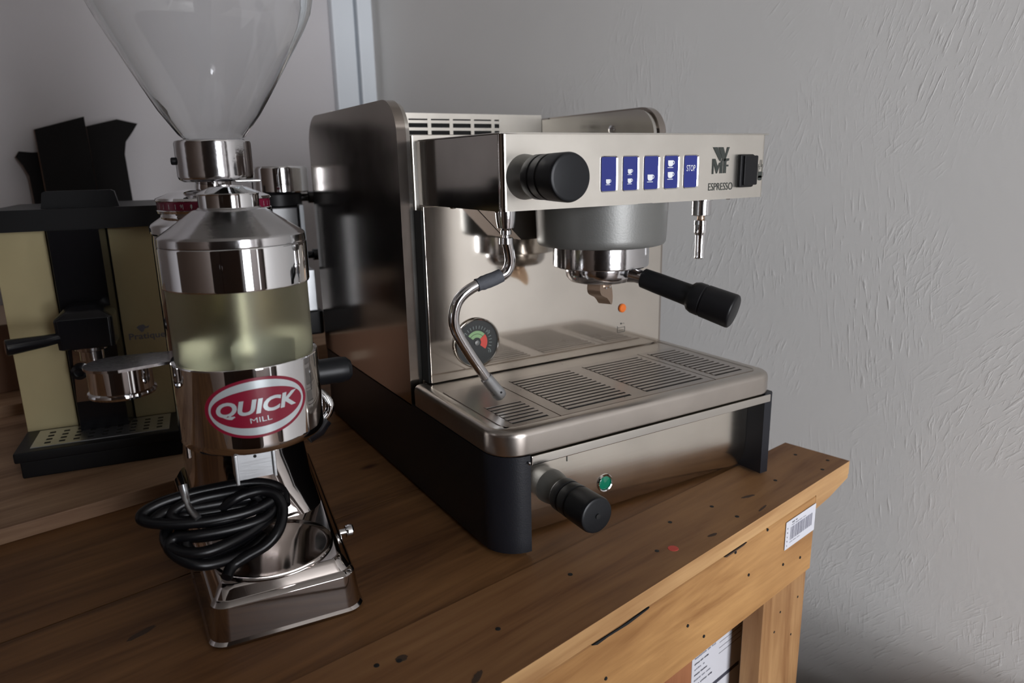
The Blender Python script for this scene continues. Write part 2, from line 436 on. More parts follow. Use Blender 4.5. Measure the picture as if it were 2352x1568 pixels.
# ------------------------------------------------------------------ the crate table
tb = thing('crate_table', 'rough pine crate used as a table, with a wide front plank and plank apron', 'table', (TO.x, TO.y, FZ), TA)
H = -FZ
def tpart(name, bm, mat, label=None, smooth=0):
    for v in bm.verts: v.co.z += H
    return part(name, bm, mat, tb, smooth, label)
bm = B(); prism(bm, [(0, 0), (0, .0915), (-1.9, .150), (-1.9, 0)], -.019, 0)
for f in bm.faces:
    f.material_index = 1 if abs(f.normal.z) < .5 else 0
bm.normal_update()
for f in bm.faces: f.material_index = 1 if abs(f.normal.z) < .5 else 0
tpart('front_plank', bm, [M['wood_top'], M['wood_edge']])
yb = lambda x: .0915 - x*(.150-.0915)/1.9
for i, (y0, y1) in enumerate(((.0, .335), (.337, .700), (.702, .985))):
    bm = B(); a0 = yb(0)+.0015 if i == 0 else y0; a1 = yb(-1.9)+.0015 if i == 0 else y0
    prism(bm, [(-.05, a0), (-.05, y1), (-1.9, y1), (-1.9, a1)], -.019, -.0008)
    tpart('top_board', bm, M['wood_inner'])
bm = B(); box(bm, -1.9, -.612, .540, .984, -.0008, .0175, .001); tpart('rear_plank', bm, M['wood_rear'])
bm = B(); box(bm, -1.9, -.05, .985, 1.28, -.019, .036, .001); tpart('rear_plank', bm, M['wood_rear'])
bm = B(); box(bm, -1.9, -.0895, .0006, .024, -.1235, -.0208, .0012, 1); tpart('apron', bm, M['wood_front'])
bm = B(); prism(bm, [(-.089, -.034), (-.089, -.0197), (.001, -.0197), (.001, -.0250), (-.05, -.036), (-.089, -.0405)], .001, .05, 'Y'); tpart('cleat', bm, M['wood_edge'])
bm = B(); box(bm, -.199, -.095, .003, .030, -.9, -.1245, .0010, 1); tpart('leg', bm, M['wood_leg'])
bm = B(); box(bm, -.156, -.128, .034, .0505, -.9, -.0195, .0008); tpart('batten', bm, M['wood_leg'])
bm = B(); box(bm, -1.9, -1.82, .003, .03, -.9, -.1245, .0008); tpart('leg', bm, M['wood_leg'])
bm = B(); box(bm, -.150, -.072, 1.2, 1.26, -.9, -.0195, .0008); tpart('leg', bm, M['wood_leg'])
bm = B(); box(bm, -1.9, -1.82, 1.2, 1.26, -.9, -.0195, .0008); tpart('leg', bm, M['wood_leg'])
bm = B(); box(bm, -1.81, -.096, .051, .063, -.88, -.020, .0006); tpart('back_panel', bm, M['wood_reddish'])
bm = B(); box(bm, -.12, -.0895, .064, 1.19, -.124, -.020, .0006); tpart('side_apron', bm, M['wood_reddish'])
# nails and dents
for X, Y in ((-.0316, .060), (-.0193, .0209), (-.1265, .0377), (-.0528, .0122), (-.5764, .0524), (-.6795, .0846), (-.6628, .0768), (-.4686, .0682), (-.3713, .0365), (-.311, .0641), (-.2448, .0531), (-.2455, .0195)):
    bm = B(); lathe(bm, [(.0001, -.0005), (.0026, -.0005), (.0024, .0003), (.0006, .0004)], (X, Y, 0), 10); tpart('nail', bm, M['dark_void'], smooth=35)
for X, Z in ((-.2462, -.0654), (-.1652, -.086), (-.1213, -.0945), (-.3639, -.074), (-.3326, -.1023), (-.4926, -.0663), (-.2098, -.0225), (-.2779, -.0240)):
    bm = B(); lathe(bm, [(.0001, .0004), (.0019, .0004), (.0017, -.0004), (.0005, -.0005)], (X, 0, Z), 10, axis='Y'); tpart('nail', bm, M['dark_void'], smooth=35)
for X, Z in ((-.1572, -.1572), (-.1691, -.180), (-.1235, -.206), (-.1127, -.1558)):
    bm = B(); lathe(bm, [(.0001, .0004), (.0017, .0004), (.0015, -.0004), (.0005, -.0005)], (X, .003, Z), 10, axis='Y'); tpart('nail', bm, M['dark_void'], smooth=35)
bm = B(); lathe(bm, [(.006, -.0002), (.0055, .0003), (.0005, .0004)], (-.355, .028, 0), 12); tpart('paint_spot', bm, M['gauge_red'], 'small red paint spot')
def blot(cx, cy, a, b, rot, seed):
    random.seed(seed); n = 18; out = []
    for k in range(n):
        t = 2*PI*k/n; q = 1+random.uniform(-.12, .12); x, y = a*q*math.cos(t), b*q*math.sin(t)
        out.append((cx+x*math.cos(rot)-y*math.sin(rot), cy+x*math.sin(rot)+y*math.cos(rot)))
    return out
for i, (X, Y, a_, b_, r_, zz) in enumerate(((-.1915, .0377, .010, .0022, -.3, 0), (-.2063, .0100, .010, .0014, .1, 0), (-.3016, .0153, .007, .0022, -.2, 0), (-.8091, .2653, .013, .0035, .25, -.0008), (-.6282, .0176, .008, .003, .5, 0), (-.66, .078, .0055, .004, 0, 0))):
    bm = B(); prism(bm, blot(X, Y, a_, b_, r_, 11+i), zz-.0006, zz+.00025); tpart('knot', bm, M['knot'])
bm = B(); prism(bm, [(-.512, -.0212), (-.470, -.0215), (-.430, -.0208), (-.432, -.0220), (-.462, -.0242), (-.490, -.0232), (-.505, -.0240)], -.0002, .002, 'Y'); tpart('gouge', bm, M['dark_void'])
bm = B(); prism(bm, [(-.300, -.0208), (-.255, -.0206), (-.262, -.0222), (-.296, -.0225)], -.0002, .002, 'Y'); tpart('gouge', bm, M['knot'])
# the print on both labels is too small to read in the photograph: rows of fine marks
def print_line(name, s_, size, width, mat, parent, origin, ux, uy):
    ux, uy, o = Vector(ux), Vector(uy), Vector(origin); bm = B(); n = len(s_); p = width/n; rnd = random.Random(s_)
    for k, ch in enumerate(s_):
        if ch == ' ': continue
        x0 = -width/2+k*p; h = size*rnd.uniform(.26, .36); y0 = rnd.uniform(-.05, .02)*size
        q = [(x0+p*.1, y0-h*.5), (x0+p*rnd.uniform(.6, .9), y0-h*.5), (x0+p*rnd.uniform(.6, .9), y0+h*.6), (x0+p*.15, y0+h*rnd.uniform(.2, .6))]
        bm.faces.new([bm.verts.new(o+ux*a+uy*b) for a, b in q])
    return part(name, bm, mat, parent, 0)
# bar code label on the apron, shipping label on the panel behind
cl = thing('barcode_label', 'small white barcode label stuck on the right end of the table apron', 'label', T2W((-.129, -.0006, -.048)), TA)
sh = .05
def skew(bm):
    for v in bm.verts: v.co.z += v.co.x*.0
bm = B(); box(bm, -.0375, .0375, -.0002, .0002, -.0185, .0185); part('paper', bm, M['paper'], cl, 0)
random.seed(3); bm = B(); x = -.026
while x < .030:
    wd = random.choice((.0008, .0012, .0020, .0026)); box(bm, x, x+wd, -.0005, -.0002, -.0085, .0085); x += wd+random.choice((.0008, .0011, .0016))
part('barcode', bm, M['grey_ink'], cl, 0)
print_line('printed_line', 'BOX NO', .006, .013, M['ink'], cl, (-.017, -.0004, .0145), (1, 0, 0), (0, 0, 1))
print_line('printed_line', '0035 4718 9021 6604', .0045, .036, M['grey_ink'], cl, (-.006, -.0004, .0110), (1, 0, 0), (0, 0, 1))
print_line('printed_line', '0035 4718 9021', .004, .026, M['grey_ink'], cl, (-.014, -.0004, -.0115), (1, 0, 0), (0, 0, 1))
print_line('printed_line', 'B O X N O', .0045, .026, M['ink'], cl, (-.0335, -.0004, -.002), (0, 0, 1), (-1, 0, 0))
sl = thing('shipping_label', 'white printed shipping sheet with a black bar, stuck under the apron', 'label', T2W((-.2160, .0502, -.225)), TA)
bm = B(); box(bm, -.0590, .0590, .0, .0006, -.16, .075); part('paper', bm, M['paper'], sl, 0)
bm = B()
for k in range(3): box(bm, .0, .052, -.0003, 0, .028-.008*k, .0284-.008*k)
box(bm, -.06, .052, -.0003, 0, .0635, .0639)
box(bm, -.055, .050, -.0003, 0, -.0300, -.0245); part('ruled_line', bm, M['ink'], sl, 0)
for k, (t, wd) in enumerate((('ESPRESSO MACHINE', .040), ('PORTAFILTER AND TRAY', .046), ('GRINDER WITH HOPPER', .030), ('ITEM 0', .022), ('SENDER DETAILS', .028), ('STREET AND TOWN', .036), ('ORDER NUMBER 4718', .040), ('WEIGHT', .018))):
    print_line('printed_line', ' '.join(t.split()), .0062, wd, M['ink'] if k % 2 == 0 else M['grey_ink'], sl, (-.054+wd/2, -.0004, .040-.0078*k), (1, 0, 0), (0, 0, 1))

# ------------------------------------------------------------------ espresso machine (frame = world)
mc = thing('espresso_machine', 'one-group stainless steel espresso machine with black plinth and blue buttons', 'espresso machine')
BX0, BX1, BY, BZ0, BZ1 = .0235, .3855, .0242, .3512, .4220
# plinth
bm = B()
outl = [(.0, .045)] + [(.036-.036*math.cos(R(a)), .036-.036*math.sin(R(a))) for a in range(0, 91, 10)] + [(.036, .0), (.036, .0375), (.383, .0375), (.383, .0), (.396, .0), (.4, .004), (.4, .56), (.0, .56)]
outl = [outl[0]] + outl[1:]
prism(bm, outl, .004, .1105); bevel_rim(bm, .005, 3, 55)
part('plinth', bm, M['plinth_black'], mc)
for x, y in ((.045, .06), (.355, .06), (.045, .5), (.355, .5)):
    bm = B(); lathe(bm, [(.018, 0), (.02, .002), (.02, .006)], (x, y, 0), 24); part('foot', bm, M['rubber'], mc)
# front panel, curved back toward the bottom
bm = B(); rings = []
for x in (.0362, .3828):
    rings.append([(x, .026+.010*max(0, t-.62)**2/.1444, .099-.0945*t) for t in [k/16 for k in range(17)]] + [(x, .0375, .0045), (x, .0375, .099)])
loft(bm, rings); part('front_panel', bm, M['front_steel'], mc, 30)
bm = B(); box(bm, .0368, .392, -.0015, .026, .0995, .1095, .0012); part('drawer_strip', bm, M['rim_steel'], mc)
bm = B(); lathe(bm, [(.0013, 0), (.0016, -.002), (.0001, -.003)], (.033, -.001, .1035), 12, axis='Y'); part('screw', bm, M['chrome_worn'], mc)
bm = B(); box(bm, .0985, .0995, .0255, .0262, .080, .089); part('index_mark', bm, M['dark_print'], mc, 0)
# power lamp
bm = B(); lathe(bm, [(.0108, .002), (.0108, -.0012), (.0098, -.0024), (.0086, -.0018), (.0080, .001)], (.1514, .0262, .041), 28, False, 'Y'); pl_ = part('power_lamp', bm, M['chrome'], mc, label='green indicator lamp in a chrome ring')
bm = B(); lathe(bm, [(.0082, .001), (.0080, -.0006), (.006, -.0014), (.0002, -.0018)], (.1514, .0262, .041), 24, axis='Y'); part('lens', bm, M['green'], pl_)
def knob(cx, cy, cz, r, L, parent, name='steam_knob', coat=True):
    """round black knob with collar, ridges and grey skirt, pointing to -Y"""
    bm = B(); lathe(bm, [(r*1.02, .004), (r*.98, -.004), (r*.80, -.022*L/.075), (.5*r, -.024*L/.075)], (cx, cy, cz), 48, axis='Y'); k0 = part(name, bm, M['cast_grey'], parent)
    bm = B(); a = -.020*L/.075
    lathe(bm, [(r*.55, a), (r*.90, a-.0005), (r*.97, a-.003), (r*.97, a-.012), (r*.93, a-.013), (r*.93, a-.0145), (r*.97, a-.0155), (r*.99, a-.026), (r*.95, a-.027), (r*.95, a-.029),
               (r, a-.030), (r*1.02, -L+.004), (r*.97, -L+.0012), (r*.86, -L), (.0002, -L-.0003)], (cx, cy, cz), 56, axis='Y')
    part('grip', bm, M['knob_black'], k0)
    return k0
k1 = knob(.050, BY-.001, .3828, .0212, .074, mc)
k2 = knob(.0775, .0262, .0565, .0188, .0825, mc, 'water_knob')
bm = B(); lathe(bm, [(.0028, .001), (.0028, -.0004), (.0008, -.0006)], (.0775, -.0575, .0565), 14, axis='Y'); part('cap_screw', bm, M['dark_void'], k2)
# drip tray cover
bm = B(); rings = []
def tray_ring(ins, z): return [(a, b, z) for a, b in rrect(0+ins, .4-ins, 0+ins, .2045, .03, 8, (.034-ins, .022-ins*.6, .001, .001))]
loft(bm, [tray_ring(.004, .1108), tray_ring(.001, .1112), tray_ring(0, .113), tray_ring(0, .131), tray_ring(.0012, .1350), tray_ring(.0040, .1374), tray_ring(.0075, .1381), tray_ring(.0145, .1381), tray_ring(.0155, .1372)], cap=True)
part('drip_tray', bm, M['tray_steel'], mc, 50)
def grate(x0, x1, y0, y1, slots, nm='drip_grate'):
    """pressed grate: frame with rows of raised ribs between open slots"""
    bm = B(); zt = .1381; zb = .1372
    rects = []
    ys = sorted({y0, y1} | {s[2] for s in slots} | {s[3] for s in slots})
    for sx0, sx1, sy0, sy1, n in slots:
        p = (sy1-sy0)/n
        for k in range(n):
            ya = sy0+k*p
            box(bm, sx0, sx1, ya+p*.42, ya+p, zb, zt+.0007, .0003, 1)
            rects.append(1)
    # solid fields around the slot groups
    xs = [x0] + [v for s in slots for v in (s[0], s[1])] + [x1]
    for i in range(0, len(xs), 2): box(bm, xs[i], xs[i+1], y0, y1, zb, zt)
    for s in slots:
        box(bm, s[0], s[1], y0, s[2], zb, zt); box(bm, s[0], s[1], s[3], y1, zb, zt)
    g = part(nm, bm, M['grate_steel'], mc, 0)
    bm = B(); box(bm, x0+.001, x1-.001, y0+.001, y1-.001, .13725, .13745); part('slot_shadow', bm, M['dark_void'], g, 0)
    return g
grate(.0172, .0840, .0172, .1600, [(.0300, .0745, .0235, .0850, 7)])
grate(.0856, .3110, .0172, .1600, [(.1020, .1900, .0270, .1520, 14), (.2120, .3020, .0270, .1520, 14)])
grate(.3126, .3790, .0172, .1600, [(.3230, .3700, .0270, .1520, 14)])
# side panels
def side(x0, x1, inner, nm='side_panel'):
    bm = B(); pr_ = [(a, b) for a, b in rrect(.2150, .5650, .1085, .4700, .03, 10, (.002, .006, .045, .040))]
    # rrect order: (y0,z0),(y1,z0),(y1,z1),(y0,z1)
    prism(bm, pr_, x0, x1, 'X'); bevel_rim(bm, .0045, 4, 50)
    o = part(nm, bm, M['side_steel'], mc, 40)
    bm = B(); pr2 = rrect(.2180, .5600, .1085, .4670, .03, 10, (.002, .006, .042, .037))
    prism(bm, pr2, *inner, 'X'); bevel_rim(bm, .0025, 3, 50)
    part('rim', bm, M['rim_steel'], o, 40)
    return o
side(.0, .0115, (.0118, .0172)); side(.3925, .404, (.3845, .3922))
bm = B(); box(bm, .0175, .0200, .199, .24, .139, .345); part('panel_gap', bm, M['dark_void'], mc, 0)
# splash panel, cabinet, top
bm = B(); box(bm, .0195, .3842, .1962, .2020, .1385, .3500, .0012); part('splash_panel', bm, M['back_steel'], mc)
bm = B(); box(bm, .0178, .3840, .2150, .5580, .1120, .4300, .002); part('cabinet', bm, M['panel_steel'], mc)
bm = B(); z0, z1 = .4305, .4748
y0 = .5010
zs = [.4340, .4395, .4440, .4495, .4545, .4600]
xs = [.022 + .0405*k for k in range(9)]
box(bm, .0178, .3838, y0, y0+.003, .4305, .4345); box(bm, .0178, .3838, y0, y0+.003, .4665, .4748)
for z in (.4400, .4510, .4620): box(bm, .0178, .3838, y0, y0+.003, z-.0022, z+.0022)
for k in range(10): box(bm, .0178+.0382*k-(.0 if k else 0), .0178+.0382*k+.006, y0-.0002, y0+.0028, .4305, .4748)
box(bm, .30, .3838, y0-.0003, y0+.0029, .4305, .4748)
cg = part('cup_rail', bm, M['panel_steel'], mc, 0)
bm = B(); box(bm, .019, .383, y0+.004, y0+.006, .4305, .474); part('rail_backing', bm, M['dark_void'], cg, 0)
bm = B(); lathe(bm, [(.0065, .003), (.006, -.002), (.002, -.0045), (.0002, -.005)], (.3843, .3106, .4418), 18, axis='X'); part('screw', bm, M['chrome_worn'], mc)
# control bar
bm = B(); vs = box(bm, BX0, BX1, BY, .2160, BZ0, BZ1)
es = [e for e in bm.edges if abs(e.verts[0].co.y-BY) < 1e-6 and abs(e.verts[1].co.y-BY) < 1e-6 and abs(e.verts[0].co.x-e.verts[1].co.x) < 1e-6]
bmesh.ops.bevel(bm, geom=es, offset=.0062, segments=5, affect='EDGES', profile=.5)
bm.normal_update()
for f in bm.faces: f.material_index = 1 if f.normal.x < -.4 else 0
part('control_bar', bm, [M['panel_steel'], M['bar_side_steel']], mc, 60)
bm = B(); box(bm, BX0-.0015, BX1+.0015, BY-.0015, .2155, BZ1, BZ1+.0016, .0006); part('bar_top', bm, M['rim_steel'], mc)
for x, y in ((.040, .16), (.040, .06), (.36, .055)):
    bm = B(); lathe(bm, [(.0045, .0005), (.0045, -.001), (.003, -.003), (.0002, -.0035)], (x, y, BZ0), 16); part('screw', bm, M['chrome'], mc)
# buttons
def cup(bm, cx, cz, s, y):
    """cup with saucer, s = width of the bowl"""
    w2, h = s/2, s*.88
    poly = [(cx-w2, cz+h/2), (cx-w2, cz-h*.15), (cx-w2*.8, cz-h*.38), (cx-w2*.45, cz-h/2), (cx+w2*.45, cz-h/2), (cx+w2*.8, cz-h*.38), (cx+w2, cz-h*.15), (cx+w2, cz+h/2)]
    prism(bm, poly, y, y+.0003, 'Y')
    box(bm, cx-w2*1.15, cx+w2*1.1, y, y+.0003, cz-h/2-s*.22, cz-h/2-s*.12)
    ro, ri = s*.30, s*.19
    hx, hz = cx+w2, cz+h*.12
    pts = [(hx+ro*math.cos(R(a)), hz+ro*math.sin(R(a))) for a in range(-90, 91, 15)]; pi_ = [(hx+ri*math.cos(R(a)), hz+ri*math.sin(R(a))) for a in range(90, -91, -15)]
    A = pts + pi_
    n = len(pts)
    v1 = [bm.verts.new((a, y, b)) for a, b in pts]; v2 = [bm.verts.new((a, y, b)) for a, b in pi_[::-1]]
    for i in range(n-1): bm.faces.new((v1[i], v1[i+1], v2[i+1], v2[i]))
def brushed_bezel(bm, x0, x1, z0, z1):
    o = rrect(x0-.0008, x1+.0019, z0-.0012, z1+.0012, .0032, 4); i = rrect(x0, x1, z0, z1, .0022, 4)
    rings = [[(a, BY-.0001, b) for a, b in o], [(a, BY-.0010, b) for a, b in rrect(x0-.0006, x1+.0016, z0-.0009, z1+.0009, .0030, 4)], [(a, BY-.0004, b) for a, b in i]]
    loft(bm, rings, cap=False)
icons = [[(.0, -.0075, .0052)], [(.0, .0020, .0052), (.0, -.0075, .0052)], [(-.0005, -.0050, .0072)], [(-.0005, .0092, .0072), (-.0005, -.0030, .0072)], []]
for k in range(5):
    x0 = .1408+.02850*k; x1 = x0+.0193; z0, z1 = .3662, .4000; xm = (x0+x1)/2
    bm = B(); prism(bm, rrect(x0, x1, z0, z1, .0022, 4), BY-.0005, BY+.0003, 'Y')
    b_ = part('button', bm, M['blue'], mc, 0)
    bm = B(); brushed_bezel(bm, x0, x1, z0, z1); part('bezel', bm, M['chrome_worn'], b_, 30)
    if icons[k]:
        bm = B()
        for dx, dz, s in icons[k]: cup(bm, xm+dx-.0012, (z0+z1)/2+dz, s, BY-.0009)
        part('cup_symbol', bm, M['white_print'], b_, 0)
    else:
        place_text('lettering', 'STOP', .0092, .0130, M['white_print'], b_, (xm, BY-.0009, .3868), (1, 0, 0), (0, 0, 1))
# maker's mark W / M F drawn as polygons (unit: x 0..1, y 0..1)
bm = B()
def mk(poly, x0=.2975, z0=.3795, sx=.0262, sz=.0292):
    prism(bm, [(x0+a*sx, z0+b*sz) for a, b in poly], BY-.0006, BY-.0002, 'Y')
for q in ([(.0, 1), (.27, 1), (.56, .62), (.47, .47), (.40, .52)], [(.33, 1), (.62, 1), (.76, .72), (.70, .47), (.64, .50)], [(.86, 1), (1, 1), (.75, .47), (.71, .48), (.77, .72)],
          [(.0, 0), (.085, 0), (.085, .42), (.0, .57)], [(.0, .57), (.17, .57), (.33, .27), (.30, .02), (.25, .02), (.085, .40)], [(.30, .02), (.46, .34), (.46, .42), (.42, .42), (.33, .27)],
          [(.46, .02), (.62, .02), (.62, .50), (.585, .56), (.46, .38)], [(.68, .02), (.84, .02), (.84, .50), (.76, .57), (.68, .57)], [(.84, .46), (1, .50), (1, .58), (.76, .57), (.84, .50)], [(.84, .34), (.97, .34), (.97, .27), (.84, .27)]):
    mk(q)
part('emblem', bm, M['dark_print'], mc, 0)
place_text('lettering', 'ESPRESSO', .0118, .0385, M['dark_print'], mc, (.3122, BY-.0004, .3655), (1, 0, 0), (0, 0, 1))
# rocker switch and symbol
bm = B(); box(bm, .3365, .3600, BY-.0065, BY+.001, .3635, .4005, .0022); sw = part('rocker_switch', bm, M['black'], mc)
bm = B(); box(bm, .3405, .3625, BY-.0092, BY-.0060, .3660, .3990, .0012); part('rocker', bm, M['black'], sw)
bm = B(); y_ = BY-.0004
box(bm, .3725, .3792, y_, y_+.0003, .3735, .3805); prism(bm, rrect(.3725, .3792, .3705, .3760, .002, 4), y_, y_+.0003, 'Y')
for (a, b, c, d) in ((.3725, .3729, .380, .389), (.3788, .3792, .380, .389), (.3725, .3792, .3860, .3864), (.3752, .3755, .383, .394), (.3775, .3778, .386, .394)): box(bm, a, b, y_, y_+.0003, c, d)
box(bm, .3792, .3812, y_, y_+.0003, .3745, .3749); box(bm, .3808, .3812, y_, y_+.0003, .3745, .3795); box(bm, .3792, .3812, y_, y_+.0003, .3791, .3795)
xf(bm, bm.verts, Matrix.Translation((.0008, 0, 0))); part('steam_symbol', bm, M['dark_print'], mc, 0)
# group head
GX, GY = .2005, .1000
bm = B(); lathe(bm, [(.0765, .3515), (.0750, .3120), (.0745, .3065), (.0725, .3035), (.0690, .3025), (.050, .3024)], (GX, GY, 0), 96); part('group_cover', bm, M['cast_grey'], mc, 30)
bm = B(); prism(bm, [(GX-.075, .3080), (GX+.075, .3080), (GX+.118, .3510), (GX-.118, .3510)], .155, .1945, 'Y'); bevel_rim(bm, .002, 2, 40); part('group_bracket', bm, M['side_steel'], mc, 30)
bm = B(); lathe(bm, [(.050, .305), (.0550, .3045), (.0560, .303), (.0560, .2790), (.0550, .2775), (.044, .2770)], (GX, GY, 0), 80); part('group_ring', bm, M['chrome_worn'], mc)
# portafilter
pf = thing('portafilter', 'black-handled portafilter with double spout locked into the espresso machine', 'portafilter', (GX, GY, .2765))
bm = B(); lathe(bm, [(.0415, .0005), (.0415, -.0040), (.0405, -.0110), (.0360, -.0165), (.0250, -.0195), (.0150, -.0205), (.0002, -.0206)], (0, 0, 0), 64); part('basket', bm, M['chrome_worn'], pf)
S = Vector((.0188, -.0378, -.0075)); E_ = Vector((.0735, -.1500, -.0430)); D_ = (E_-S).normalized()
bm = B(); tube(bm, [S-D_*.008, S+D_*.004, S+D_*.014], [.0125, .0085, .0075], 20); part('neck', bm, M['chrome_worn'], pf)
bm = B(); P0 = S+D_*.011
Ls = [(0, .0095), (.0015, .0112), (.02, .0118), (.05, .0122), (.058, .0125), (.061, .0160), (.066, .0178), (.074, .0180), (.0745, .0174), (.0760, .0174), (.0765, .0182), (.1075, .0190), (.1095, .0184), (.1108, .0165), (.1112, .0005)]
tube(bm, [P0+D_*a for a, r in Ls], [r for a, r in Ls], 36); part('handle', bm, M['black'], pf, 50)
# hooked spout below the basket
bm = B(); lathe(bm, [(.0125, .0), (.0125, -.004), (.009, -.006)], (0, 0, -.0195), 24); part('spout_collar', bm, M['brown_stain'], pf)
bm = B(); pg = [(-.0165, -.0205), (-.0175, -.0245), (-.0165, -.0290), (-.0130, -.0325), (-.0060, -.0355), (.0010, -.0380), (.0070, -.0425), (.0110, -.0465), (.0140, -.0480), (.0160, -.0450), (.0165, -.0390), (.0150, -.0310), (.0120, -.0240), (.0105, -.0205)]
vs = prism(bm, pg, -.0085, .0085, 'Y'); bevel_rim(bm, .0030, 3, 50); xf(bm, bm.verts, Matrix.Rotation(R(25), 4, 'Z')); part('spout', bm, M['brown_stain'], pf, 50)
for k in (-.003, .0065):
    bm = B(); lathe(bm, [(.0022, .0), (.0020, -.0014), (.0002, -.0018)], (k, -.0085, -.0245), 14, axis='Y'); xf(bm, bm.verts, Matrix.Rotation(R(25), 4, 'Z')); part('spout_screw', bm, M['chrome'], pf)
# steam wand
sw_ = thing('steam_wand', 'curved steel steam wand with charred sleeve, hanging left of the group', 'steam wand', (.0485, .0600, BZ0))
def wl(p): return (p[0]-.0485, p[1]-.0600, p[2]-BZ0)
bm = B(); lathe(bm, [(.0105, 0), (.0105, -.004), (.0098, -.012), (.0085, -.0185), (.0055, -.0195)], (0, 0, 0), 28); part('joint', bm, M['chrome_worn'], sw_)
bm = B(); lathe(bm, [(.004, -.019), (.0055, -.021), (.0055, -.025), (.0035, -.026), (.0035, -.028), (.007, -.0285), (.0072, -.0345), (.0055, -.035)], (0, 0, 0), 24); part('nut', bm, M['chrome_worn'], sw_)
WP = [(0.0488, 0.06, 0.3218), (0.0529, 0.0615, 0.3073), (0.0541, 0.063, 0.2958), (0.049, 0.0646, 0.2858), (0.0368, 0.0661, 0.2814), (0.0172, 0.0676, 0.2764), (0.0028, 0.0691, 0.2688), (-0.0053, 0.0707, 0.2584), (-0.0081, 0.0722, 0.2427), (-0.004, 0.0737, 0.2283), (0.0109, 0.0752, 0.2026), (0.029, 0.0768, 0.1754), (0.0416, 0.0783, 0.1556), (0.0498, 0.0796, 0.1482)]
WP = [wl(p) for p in WP]
bm = B(); tube(bm, spline(WP[:-1], 8), .0056, 20); part('pipe', bm, M['chrome_worn'], sw_)
bm = B(); c = spline(WP[4:6], 6); d_ = (Vector(WP[5])-Vector(WP[4])).normalized()
sl_ = [Vector(WP[3])+(Vector(WP[4])-Vector(WP[3]))*.35] + c
random.seed(5); tube(bm, sl_, [.0068+random.uniform(-.0005, .0007) for _ in sl_], 18); part('grip_sleeve', bm, M['sleeve'], sw_, 60)
bm = B(); a, b_ = Vector(WP[-3]), Vector(WP[-1]); dd = (b_-a).normalized()
tube(bm, [a, a+dd*.001, a+dd*.022, b_-dd*.006, b_-dd*.002, b_], [.0058, .0066, .0072, .0078, .0070, .0045], 20); tp = part('nozzle', bm, M['alu'], sw_)
bm = B(); lathe(bm, [(.0001, 0), (.0012, 0), (.0012, .0012), (.0001, .0012)], (0, 0, 0), 10, axis='Y'); xf(bm, bm.verts, Matrix.Translation(b_-dd*.009+Vector((.0005, -.0079, .001)))); part('steam_hole', bm, M['dark_void'], tp)
# hot water spout
hw = thing('hot_water_spout', 'short chrome hot water spout hanging under the right end of the control bar', 'spout', (.3205, .0600, BZ0))
bm = B(); lathe(bm, [(.0130, 0), (.0130, -.003), (.0114, -.0035), (.0114, -.0195), (.0106, -.0205), (.0042, -.0207)], (0, 0, 0), 32); part('socket', bm, M['chrome_worn'], hw)
bm = B(); lathe(bm, [(.0040, -.020), (.0048, -.025), (.0030, -.0265)], (0, 0, 0), 20); part('stem', bm, M['brown_stain'], hw)
bm = B(); lathe(bm, [(.0030, -.0255), (.0080, -.0262), (.0083, -.0310), (.0078, -.0318), (.0078, -.0400), (.0072, -.0420), (.0062, -.0440), (.0058, -.0680), (.0066, -.0710), (.0060, -.0720), (.0042, -.0700), (.0040, -.0660)], (0, 0, 0), 32); part('tip', bm, M['chrome'], hw)
# pressure gauge on the splash panel
ga = thing('pressure_gauge', 'round black pressure gauge with green and red arcs on the splash panel', 'gauge', (.0825, .1962, .1810))
bm = B(); lathe(bm, [(.0300, 0), (.0312, -.002), (.0312, -.0042), (.0298, -.0050), (.0288, -.0040), (.0288, -.0012), (.0288, 0)], (0, 0, 0), 64, False, 'Y'); part('bezel', bm, M['rim_steel'], ga)
bm = B(); lathe(bm, [(.0290, 0), (.0290, -.0012), (.0002, -.0012)], (0, 0, 0), 56, axis='Y'); part('dial', bm, M['gauge_face'], ga)
def arc(bm, r0, r1, a0, a1, y, n=18):
    A = [bm.verts.new((r0*math.cos(R(a0+(a1-a0)*k/n)), y, r0*math.sin(R(a0+(a1-a0)*k/n)))) for k in range(n+1)]
    C_ = [bm.verts.new((r1*math.cos(R(a0+(a1-a0)*k/n)), y, r1*math.sin(R(a0+(a1-a0)*k/n)))) for k in range(n+1)]
    for k in range(n): bm.faces.new((A[k], A[k+1], C_[k+1], C_[k]))
bm = B(); arc(bm, .0065, .0108, 40, 140, -.0014); arc(bm, .0114, .0150, 40, 140, -.0014); part('green_arc', bm, M['gauge_green'], ga, 0)
bm = B(); arc(bm, .0060, .0150, -38, 38, -.0014); part('red_arc', bm, M['gauge_red'], ga, 0)
bm = B()
for a in range(-30, 216, 12): arc(bm, .0175, .0215, a-.9, a+.9, -.0014, 1)
arc(bm, .012, .022, 207, 210, -.0015, 2); part('tick', bm, M['gauge_tick'], ga, 0)
bm = B(); lathe(bm, [(.0035, -.0012), (.0032, -.003), (.0002, -.0034)], (0, 0, 0), 20, axis='Y'); part('hub', bm, M['cast_grey'], ga)
for t, x, z in (('10', .017, .012), ('15', .018, -.013), ('5', -.017, .012)):
    place_text('lettering', t, .005, None, M['gauge_tick'], ga, (x, -.0015, z), (1, 0, 0), (0, 0, 1))
bm = B(); lathe(bm, [(.0062, 0), (.0062, -.0015), (.005, -.0028), (.0002, -.0034)], (.3144, .1962, .1968), 28, axis='Y'); part('heater_lamp', bm, M['amber'], mc, label='small round orange indicator lamp')
bm = B(); y_ = .1959
